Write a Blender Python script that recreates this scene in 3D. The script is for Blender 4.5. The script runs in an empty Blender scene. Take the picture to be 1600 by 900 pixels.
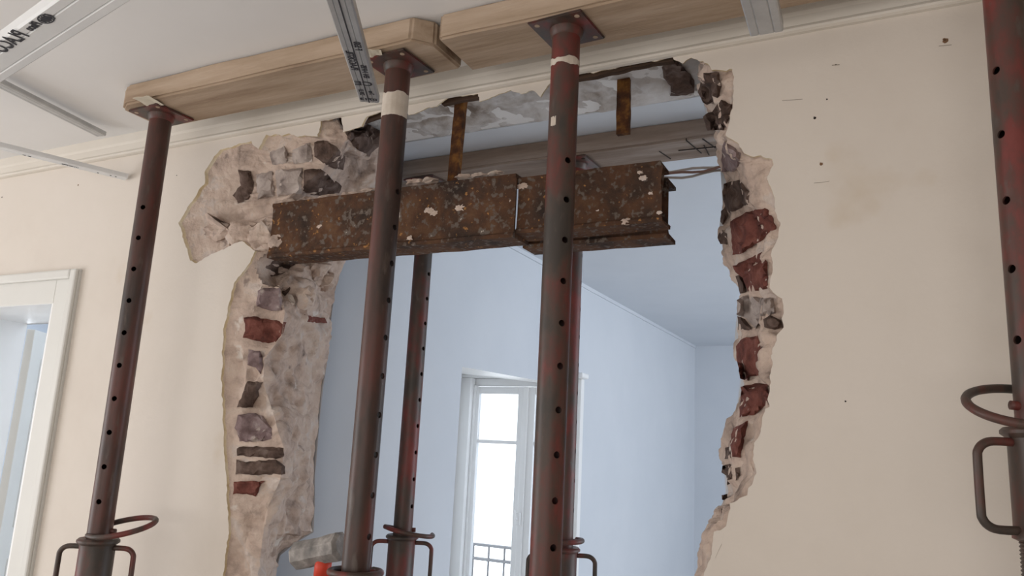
import bpy, bmesh, math, random
from mathutils import Vector, Matrix, noise, geometry
from mathutils.bvhtree import BVHTree
random.seed(7)
PI = math.pi
# ------------------------------------------------------------------ camera
EYE = Vector((0, 0, 1.5))
FPX, PITCH, ROLL, YAW = 1240.0, math.radians(11.6), math.radians(2.92), math.radians(27.4)
FW = Vector((-math.sin(YAW)*math.cos(PITCH), math.cos(YAW)*math.cos(PITCH), math.sin(PITCH)))
R0 = Vector((math.cos(YAW), math.sin(YAW), 0)); U0 = R0.cross(FW)
RT = math.cos(ROLL)*R0 + math.sin(ROLL)*U0
UP = -math.sin(ROLL)*R0 + math.cos(ROLL)*U0
scene = bpy.context.scene
cd = bpy.data.cameras.new('camera'); cam = bpy.data.objects.new('camera', cd)
scene.collection.objects.link(cam)
cd.sensor_width = 36; cd.lens = FPX*36/1600; cd.clip_start = 0.05
cam.matrix_world = Matrix(((RT.x, UP.x, -FW.x, EYE.x), (RT.y, UP.y, -FW.y, EYE.y), (RT.z, UP.z, -FW.z, EYE.z), (0, 0, 0, 1)))
scene.camera = cam
# ------------------------------------------------------------------ light
scene.view_settings.view_transform = 'Standard'; scene.view_settings.look = 'None'
scene.view_settings.gamma = 1; scene.view_settings.use_curve_mapping = False
scene.view_settings.exposure = 0.0
w = bpy.data.worlds.new('sky'); scene.world = w; w.use_nodes = True
w.node_tree.nodes['Background'].inputs[0].default_value = (0.86, 0.93, 1.0, 1)
w.node_tree.nodes['Background'].inputs[1].default_value = 3.2

def area(name, loc, rot, sx, sy, power, col):
    l = bpy.data.lights.new(name, 'AREA'); l.shape = 'RECTANGLE'; l.size = sx; l.size_y = sy
    l.energy = power; l.color = col
    o = bpy.data.objects.new(name, l); o.location = loc; o.rotation_euler = rot
    scene.collection.objects.link(o); return o
# daylight of the two windows of the near room (behind the camera) and daylight in the side room; the far room has an added fill
area('daylight_near_room', (-0.6, -2.9, 1.3), (PI/2+.15, 0, 0), 5.2, 2.0, 66, (1.0, 0.972, 0.94))
area('daylight_near_room_left', (-5.9, -0.9, 1.2), (PI/2+.1, 0, -PI/2), 3.2, 2.0, 95, (0.955, 0.972, 1.0))
area('fill_far_room', (2.35, 5.2, 1.5), (PI/2, 0, PI/2), 3.0, 2.2, 92, (0.89, 0.94, 1.0))  # added fill lamp at the closed right wall, brightens the window wall
area('daylight_side_room', (-5.6, 3.2, 1.5), (PI/2, 0, -PI/2), 1.2, 1.8, 40, (0.89, 0.94, 1.0))

# ------------------------------------------------------------------ points of the place seen along a sight line
def ray(px, py): return FW*FPX + RT*(px-800) - UP*(py-450)
def onY(px, py, y): v = ray(px, py); return EYE + v*(y/v.y)
def onX(px, py, x): v = ray(px, py); return EYE + v*(x/v.x)
def onZ(px, py, z): v = ray(px, py); return EYE + v*((z-EYE.z)/v.z)
def proj(p):
    d = p-EYE; k = d.dot(FW); return (800+FPX*d.dot(RT)/k, 450-FPX*d.dot(UP)/k)
CEIL = 2.69

# ------------------------------------------------------------------ helpers
C = scene.collection
def link(o, parent=None):
    C.objects.link(o)
    if parent is not None:
        o.parent = parent
    return o
def tag(o, label=None, cat=None, group=None, kind=None):
    if label: o['label'] = label
    if cat: o['category'] = cat
    if group: o['group'] = group
    if kind: o['kind'] = kind
    return o
def empty(name, loc=(0, 0, 0), rz=0):
    o = bpy.data.objects.new(name, None); o.location = loc; o.rotation_euler = (0, 0, rz); o.empty_display_size = .1
    return link(o)
def obj(name, bm, m, parent=None, smooth=False):
    me = bpy.data.meshes.new(name); bm.normal_update(); bm.to_mesh(me); bm.free()
    for x in (m if isinstance(m, (list, tuple)) else [m]): me.materials.append(x)
    if smooth:
        for p in me.polygons: p.use_smooth = True
    return link(bpy.data.objects.new(name, me), parent)
def autosmooth(o, ang=40):
    me = o.data
    for p in me.polygons: p.use_smooth = True
    me.set_sharp_from_angle(angle=math.radians(ang)); return o
def bxa(bm, x0, x1, y0, y1, z0, z1, bev=0):
    vs = [bm.verts.new((x, y, z)) for x in (x0, x1) for y in (y0, y1) for z in (z0, z1)]
    fs = [bm.faces.new([vs[i] for i in q]) for q in ((0,1,3,2),(4,6,7,5),(0,4,5,1),(2,3,7,6),(0,2,6,4),(1,5,7,3))]
    if bev:
        es = list({e for f in fs for e in f.edges})
        bmesh.ops.bevel(bm, geom=es, offset=bev, segments=2, affect='EDGES', profile=.5)
    return vs
def box(x0, x1, y0, y1, z0, z1, bev=0):
    bm = bmesh.new(); bxa(bm, x0, x1, y0, y1, z0, z1, bev); return bm
def cyl(bm, r, z0, z1, n=32, x=0, y=0, r2=None):
    r2 = r if r2 is None else r2
    a = [bm.verts.new((x+r*math.cos(2*PI*i/n), y+r*math.sin(2*PI*i/n), z0)) for i in range(n)]
    b = [bm.verts.new((x+r2*math.cos(2*PI*i/n), y+r2*math.sin(2*PI*i/n), z1)) for i in range(n)]
    for i in range(n): bm.faces.new((a[i], a[(i+1) % n], b[(i+1) % n], b[i]))
    bm.faces.new(a[::-1]); bm.faces.new(b)
def lathe(bm, prof, n=32):
    rings = []
    for r, z in prof: rings.append([bm.verts.new((r*math.cos(2*PI*i/n), r*math.sin(2*PI*i/n), z)) for i in range(n)])
    for a, b in zip(rings, rings[1:]):
        for i in range(n): bm.faces.new((a[i], a[(i+1) % n], b[(i+1) % n], b[i]))
def rod(bm, pts, r, n=10):
    pts = [Vector(p) for p in pts]; rings = []
    prev = None
    for i, p in enumerate(pts):
        t = (pts[min(i+1, len(pts)-1)]-pts[max(i-1, 0)]).normalized()
        if prev is None:
            s = t.orthogonal().normalized()
        else:
            s = (prev - t*prev.dot(t)).normalized()
        prev = s; q = t.cross(s)
        rings.append([bm.verts.new(p + (s*math.cos(2*PI*k/n)+q*math.sin(2*PI*k/n))*r) for k in range(n)])
    for a, b in zip(rings, rings[1:]):
        for i in range(n): bm.faces.new((a[i], a[(i+1) % n], b[(i+1) % n], b[i]))
    bm.faces.new(rings[0][::-1]); bm.faces.new(rings[-1])
def smoothline(pts, n=6):
    pts = [Vector(p) for p in pts]; out = []
    for i in range(len(pts)-1):
        p0 = pts[max(i-1, 0)]; p1 = pts[i]; p2 = pts[i+1]; p3 = pts[min(i+2, len(pts)-1)]
        for k in range(n):
            t = k/n
            out.append(.5*((2*p1)+(p2-p0)*t+(2*p0-5*p1+4*p2-p3)*t*t+(3*p1-3*p2+p3-p0)*t**3))
    out.append(pts[-1]); return out

# ------------------------------------------------------------------ materials
def mat(name, stops, scale=6, detail=8, rough=.8, metal=0, bump=.2, bscale=60, stretch=(1, 1, 1), bdist=.004, distort=0, spec=.4, nrough=.6, stops2=None, scale2=40, fac2=(.55, .65)):
    m = bpy.data.materials.new(name); m.use_nodes = True
    nt = m.node_tree; N = nt.nodes; L = nt.links
    b = N['Principled BSDF']; b.inputs['Roughness'].default_value = rough; b.inputs['Metallic'].default_value = metal
    b.inputs['Specular IOR Level'].default_value = spec
    tc = N.new('ShaderNodeTexCoord'); mp = N.new('ShaderNodeMapping'); mp.inputs['Scale'].default_value = stretch
    L.new(tc.outputs['Object'], mp.inputs[0])
    n1 = N.new('ShaderNodeTexNoise'); n1.inputs['Scale'].default_value = scale; n1.inputs['Detail'].default_value = detail
    n1.inputs['Roughness'].default_value = nrough; n1.inputs['Distortion'].default_value = distort
    L.new(mp.outputs[0], n1.inputs['Vector'])
    oi = N.new('ShaderNodeObjectInfo'); mu = N.new('ShaderNodeMath'); mu.operation = 'MULTIPLY'; mu.inputs[1].default_value = 40
    L.new(oi.outputs['Random'], mu.inputs[0]); n1.noise_dimensions = '4D'; L.new(mu.outputs[0], n1.inputs['W'])
    cr = N.new('ShaderNodeValToRGB'); e = cr.color_ramp.elements
    while len(e) < len(stops): e.new(.5)
    for k, (p, c) in enumerate(stops):
        e[k].position = p; e[k].color = (*c, 1)
    L.new(n1.outputs[0], cr.inputs[0]); colout = cr.outputs[0]
    if stops2:   # a second layer of specks or patches: (mask range, colour)
        n2 = N.new('ShaderNodeTexNoise'); n2.inputs['Scale'].default_value = scale2; n2.inputs['Detail'].default_value = 6
        L.new(mp.outputs[0], n2.inputs['Vector']); n2.noise_dimensions = '4D'; L.new(mu.outputs[0], n2.inputs['W'])
        for (lo, hi, c) in stops2:
            mr = N.new('ShaderNodeMapRange'); mr.inputs[1].default_value = lo; mr.inputs[2].default_value = hi
            L.new(n2.outputs[0], mr.inputs[0])
            mx = N.new('ShaderNodeMix'); mx.data_type = 'RGBA'; mx.inputs[7].default_value = (*c, 1)
            L.new(mr.outputs[0], mx.inputs[0]); L.new(colout, mx.inputs[6]); colout = mx.outputs[2]
    L.new(colout, b.inputs['Base Color'])
    if bump:
        nb = N.new('ShaderNodeTexNoise'); nb.inputs['Scale'].default_value = bscale; nb.inputs['Detail'].default_value = 5
        L.new(mp.outputs[0], nb.inputs['Vector'])
        bp = N.new('ShaderNodeBump'); bp.inputs['Strength'].default_value = bump; bp.inputs['Distance'].default_value = bdist
        L.new(nb.outputs[0], bp.inputs['Height']); L.new(bp.outputs[0], b.inputs['Normal'])
    return m
def plain(name, col, rough=.6, metal=0, spec=.4):
    m = bpy.data.materials.new(name); m.use_nodes = True; b = m.node_tree.nodes['Principled BSDF']
    b.inputs['Base Color'].default_value = (*col, 1); b.inputs['Roughness'].default_value = rough
    b.inputs['Metallic'].default_value = metal; b.inputs['Specular IOR Level'].default_value = spec
    return m
M = {}
M['cream'] = mat('cream_plaster', [(.3, (.68, .61, .54)), (.5, (.73, .665, .595)), (.7, (.75, .685, .62))], scale=1.6, detail=5, rough=.75, bump=.25, bscale=90, bdist=.0015,
                 stops2=[(.66, .80, (.60, .49, .36))], scale2=2.2)
M['ceiling'] = mat('ceiling_paint', [(.3, (.76, .745, .735)), (.7, (.82, .81, .80))], scale=1.2, rough=.85, bump=.12, bscale=70, bdist=.002)
M['cornice'] = mat('cornice_paint', [(.3, (.70, .65, .575)), (.7, (.77, .72, .65))], scale=3, rough=.6, bump=.1, bscale=50, bdist=.002)
M['blue'] = mat('pale_blue_paint', [(.3, (.625, .665, .72)), (.7, (.68, .715, .765))], scale=1.5, rough=.8, bump=.15, bscale=80, bdist=.0015)
M['mortar'] = mat('rubble_mortar', [(.27, (.16, .12, .105)), (.37, (.42, .33, .28)), (.47, (.58, .455, .385)), (.56, (.64, .52, .44)), (.62, (.60, .51, .46)), (.72, (.72, .64, .57))], scale=9, detail=12, rough=.95, bump=1.0, bscale=38, bdist=.010, distort=.9, spec=.1,
                  stops2=[(.655, .71, (.33, .26, .23)), (.36, .31, (.70, .63, .57))], scale2=14)
M['slab'] = mat('dusty_slab_underside', [(.32, (.24, .20, .17)), (.42, (.46, .42, .39)), (.55, (.60, .575, .56)), (.7, (.68, .66, .65))], scale=6, detail=10, rough=.95, bump=.7, bscale=40, bdist=.006, distort=.8, spec=.1)
M['rim'] = mat('ochre_plaster_edge', [(.35, (.55, .42, .25)), (.5, (.66, .54, .36)), (.65, (.72, .64, .50))], scale=14, rough=.9, bump=.4, bscale=80, spec=.1)
M['brick_red'] = mat('red_brick', [(.35, (.10, .042, .035)), (.5, (.17, .062, .050)), (.65, (.25, .105, .082))], scale=22, rough=.95, bump=.9, bscale=70, bdist=.005, spec=.1,
                     stops2=[(.67, .74, (.50, .40, .35))], scale2=26)
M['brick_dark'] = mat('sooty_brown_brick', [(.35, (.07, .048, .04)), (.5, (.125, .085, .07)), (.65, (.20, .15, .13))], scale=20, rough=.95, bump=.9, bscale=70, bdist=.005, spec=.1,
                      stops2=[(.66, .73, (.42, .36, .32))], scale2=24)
M['brick_mauve'] = mat('mauve_brick', [(.35, (.16, .11, .11)), (.5, (.26, .19, .19)), (.65, (.37, .30, .30))], scale=18, rough=.95, bump=.9, bscale=60, bdist=.005, spec=.1,
                       stops2=[(.60, .67, (.52, .45, .41))], scale2=22)
M['brick_grey'] = mat('mortar_coated_stone', [(.35, (.22, .18, .165)), (.5, (.42, .355, .325)), (.65, (.55, .48, .44))], scale=14, rough=.95, bump=.9, bscale=50, bdist=.006, spec=.1)
M['red_steel'] = mat('worn_red_painted_steel', [(.38, (.050, .040, .034)), (.46, (.075, .048, .038)), (.53, (.105, .040, .032)), (.60, (.165, .036, .030)), (.70, (.19, .045, .038))], scale=12, detail=8, rough=.45, metal=.0, bump=.25, bscale=120, bdist=.001, stretch=(1, 1, .45),
                       stops2=[(.62, .72, (.10, .08, .07))], scale2=30, spec=.4)
M['brown_steel'] = mat('brown_rusted_tube', [(.36, (.030, .022, .019)), (.45, (.052, .031, .025)), (.54, (.085, .036, .028)), (.66, (.14, .036, .028))], scale=10, detail=8, rough=.42, metal=.0, bump=.2, bscale=120, bdist=.001, stretch=(1, 1, .25),
                         stops2=[(.60, .70, (.10, .075, .062))], scale2=34, spec=.4)
M['rust'] = mat('rusted_girder', [(.33, (.035, .025, .021)), (.44, (.068, .040, .028)), (.54, (.105, .052, .030)), (.62, (.13, .068, .038)), (.72, (.19, .10, .05))], scale=11, detail=12, rough=.85, metal=.1, bump=.8, bscale=90, bdist=.003, distort=.3, spec=.2,
                stops2=[(.55, .62, (.15, .12, .10)), (.70, .73, (.56, .50, .44)), (.36, .32, (.36, .18, .065))], scale2=52)
M['rust_dark'] = mat('rusted_strap', [(.35, (.045, .022, .014)), (.5, (.10, .042, .018)), (.68, (.25, .115, .03))], scale=30, detail=10, rough=.9, bump=.8, bscale=90, bdist=.002, spec=.15)
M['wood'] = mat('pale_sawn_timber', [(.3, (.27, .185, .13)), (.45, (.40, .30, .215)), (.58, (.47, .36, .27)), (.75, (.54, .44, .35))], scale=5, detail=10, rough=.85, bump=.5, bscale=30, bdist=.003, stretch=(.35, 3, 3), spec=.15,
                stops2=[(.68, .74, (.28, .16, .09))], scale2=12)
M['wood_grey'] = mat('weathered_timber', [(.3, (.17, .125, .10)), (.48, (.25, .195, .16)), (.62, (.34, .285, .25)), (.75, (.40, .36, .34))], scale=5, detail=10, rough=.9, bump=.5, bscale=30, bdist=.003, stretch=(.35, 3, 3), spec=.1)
M['dark_strip'] = mat('dark_brown_strip', [(.35, (.045, .03, .022)), (.65, (.11, .07, .05))], scale=12, rough=.95, bump=.5, stretch=(.3, 2, 2), spec=.1)
M['zinc'] = mat('galvanised_sheet', [(.3, (.44, .45, .46)), (.7, (.56, .57, .58))], scale=20, rough=.38, metal=.55, bump=.08, bscale=90, bdist=.001)
M['zinc_white'] = mat('pale_galvanised_sheet', [(.3, (.77, .78, .79)), (.7, (.83, .84, .845))], scale=12, rough=.5, metal=.0, bump=.05, bscale=90, bdist=.001)
M['ink'] = plain('black_print', (.035, .035, .045), .7)
M['tape'] = mat('masking_tape', [(.35, (.58, .50, .42)), (.65, (.68, .61, .53))], scale=25, rough=.7, bump=.4, bscale=60, bdist=.002)
M['paper'] = mat('cream_paper', [(.3, (.60, .54, .43)), (.7, (.68, .62, .51))], scale=10, rough=.8, bump=.1)
M['white'] = mat('white_gloss_paint', [(.3, (.88, .885, .885)), (.7, (.91, .915, .915))], scale=4, rough=.4, bump=.05, bscale=40, bdist=.001)
M['doorwhite'] = mat('door_paint', [(.3, (.70, .69, .655)), (.7, (.74, .735, .70))], scale=3, rough=.5, bump=.05, bscale=40, bdist=.001)
M['floor'] = mat('dusty_floor', [(.3, (.56, .52, .48)), (.7, (.66, .62, .58))], scale=3, rough=.6, bump=.1, stretch=(.3, 2, 1))
M['iron'] = plain('grey_iron', (.25, .25, .26), .6, .3)
M['cable'] = plain('grey_cable', (.42, .38, .36), .6); M['cable_b'] = plain('brown_cable', (.22, .13, .11), .6)
M['hammer'] = mat('dusty_hammer_steel', [(.33, (.13, .125, .12)), (.5, (.27, .25, .235)), (.66, (.50, .46, .43))], scale=16, detail=10, rough=.75, metal=.2, bump=.7, bscale=60, bdist=.003)
M['hammer_face'] = mat('mortar_caked_steel', [(.35, (.34, .31, .29)), (.65, (.60, .56, .53))], scale=22, rough=.9, bump=.7, bscale=60, bdist=.003)
M['orange'] = plain('orange_red_plastic', (.62, .055, .025), .5); M['grip'] = plain('grey_handle', (.16, .16, .17), .6)
M['hole'] = plain('dark_hole', (.03, .022, .018), .95); M['holebrown'] = plain('brown_wall_plug', (.20, .11, .06), .9)
M['crack'] = plain('hairline_crack', (.30, .25, .20), .95)
g = bpy.data.materials.new('window_glass'); g.use_nodes = True
nt = g.node_tree; nt.nodes.clear(); out = nt.nodes.new('ShaderNodeOutputMaterial'); mx = nt.nodes.new('ShaderNodeMixShader')
tr = nt.nodes.new('ShaderNodeBsdfTransparent'); gl = nt.nodes.new('ShaderNodeBsdfGlossy'); gl.inputs['Roughness'].default_value = .02
mx.inputs[0].default_value = .06; nt.links.new(tr.outputs[0], mx.inputs[1]); nt.links.new(gl.outputs[0], mx.inputs[2]); nt.links.new(mx.outputs[0], out.inputs[0])
M['glass'] = g

# ------------------------------------------------------------------ the broken wall
TOPZ = 1.187+1.5
def P(spec, y=None):
    if len(spec) == 3: return Vector((spec[0], spec[1], spec[2]+1.5))
    return onY(spec[0], spec[1], y)
YF, YB, YK = 2.0, 2.045, 2.45
left = [((-2.03, 2, -1.5), (-1.93, 2.04, -1.5), (-2.1, 2.45, -1.5)),
 ((350,905),(400,905),(428,905)), ((352,870),(405,870),(438,868)), ((356,846),(408,848),(462,848)), ((357,830),(410,835),(490,832)), ((355,790),(420,790),(492,790)),
 ((353,740),(440,745),(492,745)), ((350,700),(444,700),(496,700)), ((348,650),(430,655),(500,650)), ((347,600),(412,600),(505,605)),
 ((346,560),(413,560),(512,560)), ((348,525),(440,525),(514,525)), ((357,480),(444,485),(520,480)), ((367,440),(438,450),(525,445)),
 ((390,410),(425,425),(535,415)), ((398,393),(440,395),(545,395)), ((380,378),(450,372),(560,365)), ((373,377),(450,355),(575,340)),
 ((353,387),(445,350),(590,320)), ((330,398),(440,345),(600,303)), ((307,410),(437,340),(604,295)), ((297,407),(440,335),(607,288)),
 ((285,370),(445,325),(609,280)), ((280,347),(452,312),(610,274)), ((293,325),(462,302),(611,268)), ((307,303),(472,294),(612,262)),
 ((320,285),(480,285),(612,257)), ((320,270),(490,276),(612,252)), ((335,243),(500,265),(612,247)), ((353,230),(508,255),(612,243)),
 ((393,223),(517,246),(612,238)), ((403,233),(524,240),(612,235)), ((417,210),(530,233),(612,230)), ((440,212),(534,228),(612,226)),
 ((473,212),(538,222),(612,222)), ((497,213),(541,217),(612,219))]
top = [(501,189),(515,187),(529,184),(533,186),(537,206),(545,203),(565,199),(573,184),(600,171),(625,168),(640,177),(680,167),(700,152),(745,146),(752,158),(765,153),(776,148),
       (800,140),(812,150),(830,142),(845,149),(856,135),(864,127),(903,117),(930,112),(960,106),(1000,98),(1050,87),(1053,94),(1066,98),(1080,91),(1092,93)]
right = [((1108,100),(1100,113),(1094,146)), ((1113,110),(1108,120),(1096,150)), ((1130,110),(1125,125),(1098,156)), ((1146,110),(1132,135),(1100,165)), ((1147,145),(1140,160),(1104,180)),
 ((1143,165),(1142,178),(1113,197)), ((1140,190),(1136,195),(1122,206)), ((1133,212),(1130,213),(1124,215)), ((1140,217),(1133,220),(1125,225)), ((1160,232),(1150,238),(1125,240)),
 ((1177,245),(1158,250),(1125,258)), ((1205,248),(1165,262),(1126,270)), ((1207,258),(1170,278),(1127,285)), ((1200,280),(1178,295),(1128,300)), ((1207,305),(1182,315),(1129,318)),
 ((1209,322),(1198,328),(1125,345)), ((1218,355),(1210,357),(1122,372)), ((1215,372),(1203,375),(1133,385)), ((1206,395),(1198,397),(1140,400)), ((1205,440),(1198,440),(1148,435)),
 ((1207,455),(1200,457),(1157,457)), ((1222,465),(1210,467),(1154,480)), ((1227,510),(1214,512),(1150,505)), ((1216,523),(1203,525),(1148,528)), ((1207,545),(1200,547),(1148,550)),
 ((1204,590),(1198,590),(1158,590)), ((1203,637),(1196,632),(1152,632)), ((1195,642),(1186,648),(1148,650)), ((1190,668),(1178,670),(1141,675)), ((1178,692),(1168,692),(1138,697)),
 ((1179,740),(1164,740),(1132,738)), ((1168,775),(1153,770),(1134,768)), ((1152,783),(1143,782),(1130,783)), ((1138,786),(1133,790),(1127,795)), ((1137,820),(1129,820),(1117,815)),
 ((1116,831),(1113,835),(1109,838)), ((1113,862),(1109,862),(1104,860)), ((1108,880),(1104,880),(1098,870)), ((1100,905),(1098,905),(1096,905)), ((-.5,2,-1.5),(-.52,2.04,-1.5),(-.62,2.45,-1.5))]
ST = []
for a, b, c in left: ST.append((P(a, YF), P(b, YB), P(c, YK), 0))
for a in top:
    A = P(a, YF); k = 1.135 if a[0] < 620 else 1.135 - .06*(a[0]-620)/470
    ST.append((A, Vector((A.x+.0, 2.03, max(A.z+.01, TOPZ-.004))), Vector((A.x*k, 2.45, TOPZ)), 1))
for a, b, c in right: ST.append((P(a, YF), P(b, YB), P(c, YK), 0))
# resample along the hole
rows = []
for i in range(len(ST)-1):
    s, t = ST[i], ST[i+1]
    d = max((s[0]-t[0]).length, (s[1]-t[1]).length*.8, (s[2]-t[2]).length*.8)
    n = max(1, int(d/.0065))
    for k in range(n):
        u = k/n; rows.append(tuple(s[j].lerp(t[j], u) for j in range(3)) + (s[3]*(1-u)+t[3]*u,))
rows.append(ST[-1])
def jit(p, amp, f, seed):
    return noise.noise(p*f+Vector((seed, 0, 0)))*amp
NA, NB = 10, 56
pits = [(430,418,26,.22),(458,405,20,.16),(485,402,14,.10),(447,458,9,.04),(378,280,17,.05),(372,312,12,.035),(505,500,14,.03),(400,585,12,.03),(398,630,12,.03),(545,250,16,.04),(392,232,7,.03),
        (455,243,7,.03),(365,860,16,.03),(1180,500,8,.02),(425,520,8,.02),(422,660,10,.03),(468,690,10,.015),(510,455,14,.03),(450,300,8,.03),(360,345,14,.03),(330,340,14,.02)]
bm = bmesh.new(); grid = []
for r_i, (A, B, K, tf) in enumerate(rows):
    if 0 < r_i < len(rows)-1:
        A = A + Vector((jit(A, .009, 22, 3)+jit(A, .004, 70, 9), 0, jit(A, .009, 22, 17)+jit(A, .004, 70, 31)))
        if A.z > 2.602 and tf > .5: A.z = 2.602
    row = [A, A + Vector((0, .007, 0)) + (B-A)*.02]
    for k in range(1, NA+1):
        u = k/NA; row.append(Vector(A).lerp(B, u) + Vector((0, .012*(1-u) , 0)))
    for k in range(1, NB+1):
        row.append(B.lerp(K, k/NB))
    grid.append(row)
# smooth normals on the grid, then push by rubble noise
def gnorm(i, j):
    a = grid[min(i+2, len(grid)-1)][j]-grid[max(i-2, 0)][j]; b = grid[i][min(j+1, NA+NB+1)]-grid[i][max(j-1, 0)]
    n = a.cross(b)
    if n.length < 1e-9: return Vector((0, -1, 0))
    n.normalize()
    return n if n.dot(EYE-grid[i][j]) > 0 else -n
vg = []
for i, row in enumerate(grid):
    vr = []; tf = rows[i][3]
    for j, p in enumerate(row):
        if j <= 1: vr.append(bm.verts.new(p)); continue
        k = min(1, (j-1)/5)*min(1, (NA+NB+2-j)/5+.25)
        n = gnorm(i, j); q = p*1.0
        h = noise.fractal(q*9, 1.0, 2.0, 4)*.016
        v = noise.voronoi(q*11)[0]; h += (min(.09*8, (v[1]-v[0])*2.0)-.35)*.016
        v2 = noise.voronoi(q*Vector((34, 20, 34)))[0]; h += (min(.6, (v2[1]-v2[0])*1.5)-.3)*.007
        st = noise.fractal(q*6+Vector((4, 4, 4)), 1, 2, 3); h += .012*max(-1, min(1, st*9))
        h += noise.noise(q*60)*.003
        if tf > .5: h *= .45
        amp = 1.0 if i > len(rows)*.62 or i < len(rows)*.6 else 1
        if p.z > 1.0:
            x, y = proj(p)
            for (cx, cy, rr, dd) in pits:
                d2 = ((x-cx)**2+(y-cy)**2)/rr/rr
                if dd > .09:
                    d2 += noise.noise(q*30)*.5; h -= dd*max(0, min(1, (1.15-d2)*2.2))
                elif d2 < 4: h -= dd*math.exp(-d2*1.3)
        vr.append(bm.verts.new(p + n*h*k*amp))
    vg.append(vr)
for i in range(len(vg)-1):
    for j in range(len(vg[0])-1):
        f = bm.faces.new((vg[i][j], vg[i][j+1], vg[i+1][j+1], vg[i+1][j]))
        tf = rows[i][3]
        f.material_index = 1 if j == 0 else (2 if tf > .5 and j > NA-2 else 0)
bmesh.ops.recalc_face_normals(bm, faces=bm.faces)
wall = empty('wall_front', (0, 2, 0)); wall['kind'] = 'structure'
IW = Matrix.Translation((0, -2, 0))
def wchild(name, bm, m, smooth=False, label=None):
    bm.transform(IW); o = obj(name, bm, m, wall, smooth)
    if label: o['label'] = label
    return o
bvh = BVHTree.FromBMesh(bm)
Apts = [r[0].copy() for r in grid]; Kpts = [r[-1].copy() for r in grid]
rub = wchild('broken_masonry', bm, [M['mortar'], M['rim'], M['slab']], False, 'broken rubble and mortar exposed around the opening'); rub['kind'] = 'stuff'; autosmooth(rub, 50)
# plaster skin with the hole and the doorway as notches
def skin(y, pts, name, m, door):
    bm = bmesh.new(); z0 = 0
    poly = [(-6, z0)]
    poly += door
    poly += [(p.x, p.z) for p in pts]
    poly += [(3.5, z0), (3.5, CEIL), (-6, CEIL)]
    tri = geometry.tessellate_polygon([[Vector((x, q, 0)) for x, q in poly]])
    vs = [bm.verts.new((x, y, q)) for x, q in poly]
    for t in tri:
        try: bm.faces.new([vs[k] for k in t])
        except ValueError: pass
    bmesh.ops.recalc_face_normals(bm, faces=bm.faces)
    return wchild(name, bm, m)
DX0, DX1, DZ = -4.05, -3.135, 2.008
dn = [(DX0, 0), (DX0, DZ), (DX1, DZ), (DX1, 0)]
skin(2.0, Apts, 'plaster_face', M['cream'], dn)
skin(2.45, Kpts, 'rear_plaster_face', M['blue'], dn)

# bricks laid bare in the break: each traced piece sits on the broken face, standing a little proud, save for the dark pit-shade pieces
def brick(poly, m, proud=.010, back=.035, rough=.006, label=None):
    pts = []
    n = len(poly)
    for i in range(n):
        a, b = poly[i], poly[(i+1) % n]; L = math.hypot(a[0]-b[0], a[1]-b[1]); k = max(1, int(L/5))
        for s in range(k):
            u = s/k; pts.append((a[0]+(b[0]-a[0])*u+random.uniform(-1.1, 1.1), a[1]+(b[1]-a[1])*u+random.uniform(-1.1, 1.1)))
    nb = len(pts); xs = [p[0] for p in pts]; ys = [p[1] for p in pts]
    def inside(x, y):
        c = False
        for i in range(nb):
            x1, y1 = pts[i]; x2, y2 = pts[i-1]
            if (y1 > y) != (y2 > y) and x < (x2-x1)*(y-y1)/(y2-y1)+x1: c = not c
        return c
    gx = min(xs)
    while gx < max(xs):
        gy = min(ys)
        while gy < max(ys):
            q = (gx+random.uniform(-1.5, 1.5), gy+random.uniform(-1.5, 1.5))
            if inside(*q) and min((q[0]-p[0])**2+(q[1]-p[1])**2 for p in pts[:nb]) > 9: pts.append(q)
            gy += 6
        gx += 6
    res = geometry.delaunay_2d_cdt([Vector(p) for p in pts], [], [list(range(nb))], 1, .01)
    V2, F = res[0], res[2]
    hits = []; N = Vector((0, 0, 0)); ds = []
    for v in V2:
        d = ray(v.x, v.y).normalized(); h = bvh.ray_cast(EYE, d)
        hits.append((d, h[3] if h[0] is not None and h[3] < 4.5 else None))
        if h[0] is not None:
            nn = h[1]; N += nn if nn.dot(d) < 0 else -nn; ds.append(h[3])
    if not ds: return None
    N = N.normalized() if N.length > 0 else Vector((0, -1, 0)); ds.sort(); med = ds[len(ds)//2]
    # flat-ish brick face: plane fit through median point, blended with the hit surface
    c = sum(((EYE + d*t) for d, t in hits if t), Vector())/max(1, sum(1 for _, t in hits if t))
    if N.dot(FW) > -.2: N = (N - FW*.6).normalized()
    bm = bmesh.new(); fr = []
    bset = set()
    cnt = {}
    for f in F:
        for i in range(len(f)):
            e = tuple(sorted((f[i], f[(i+1) % len(f)]))); cnt[e] = cnt.get(e, 0)+1
    bed = [e for e in cnt if cnt[e] == 1]
    for e in bed: bset.update(e)
    for k, (d, t) in enumerate(hits):
        den = d.dot(N); tp = (c-EYE).dot(N)/den if abs(den) > .05 else med
        tt = tp if t is None else t*.8 + max(t-.02, min(t+.02, tp))*.2
        tt = max(med-.14, min(med+.14, tt))
        p = EYE + d*tt
        amt = proud + noise.fractal(p*28, 1, 2, 3)*rough*1.5
        if k in bset: amt = proud*.25
        fr.append(bm.verts.new(p - d*amt))
    bk = {k: bm.verts.new(fr[k].co + hits[k][0]*back) for k in bset}
    for f in F:
        try: bm.faces.new([fr[i] for i in f])
        except ValueError: pass
    for a, b in bed:
        try: bm.faces.new((fr[a], fr[b], bk[b], bk[a]))
        except ValueError: pass
    bmesh.ops.recalc_face_normals(bm, faces=bm.faces)
    o = wchild('brick', bm, m, False, label); autosmooth(o, 35); return o
R_, D_, V_, G_ = M['brick_red'], M['brick_dark'], M['brick_mauve'], M['brick_grey']
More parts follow.
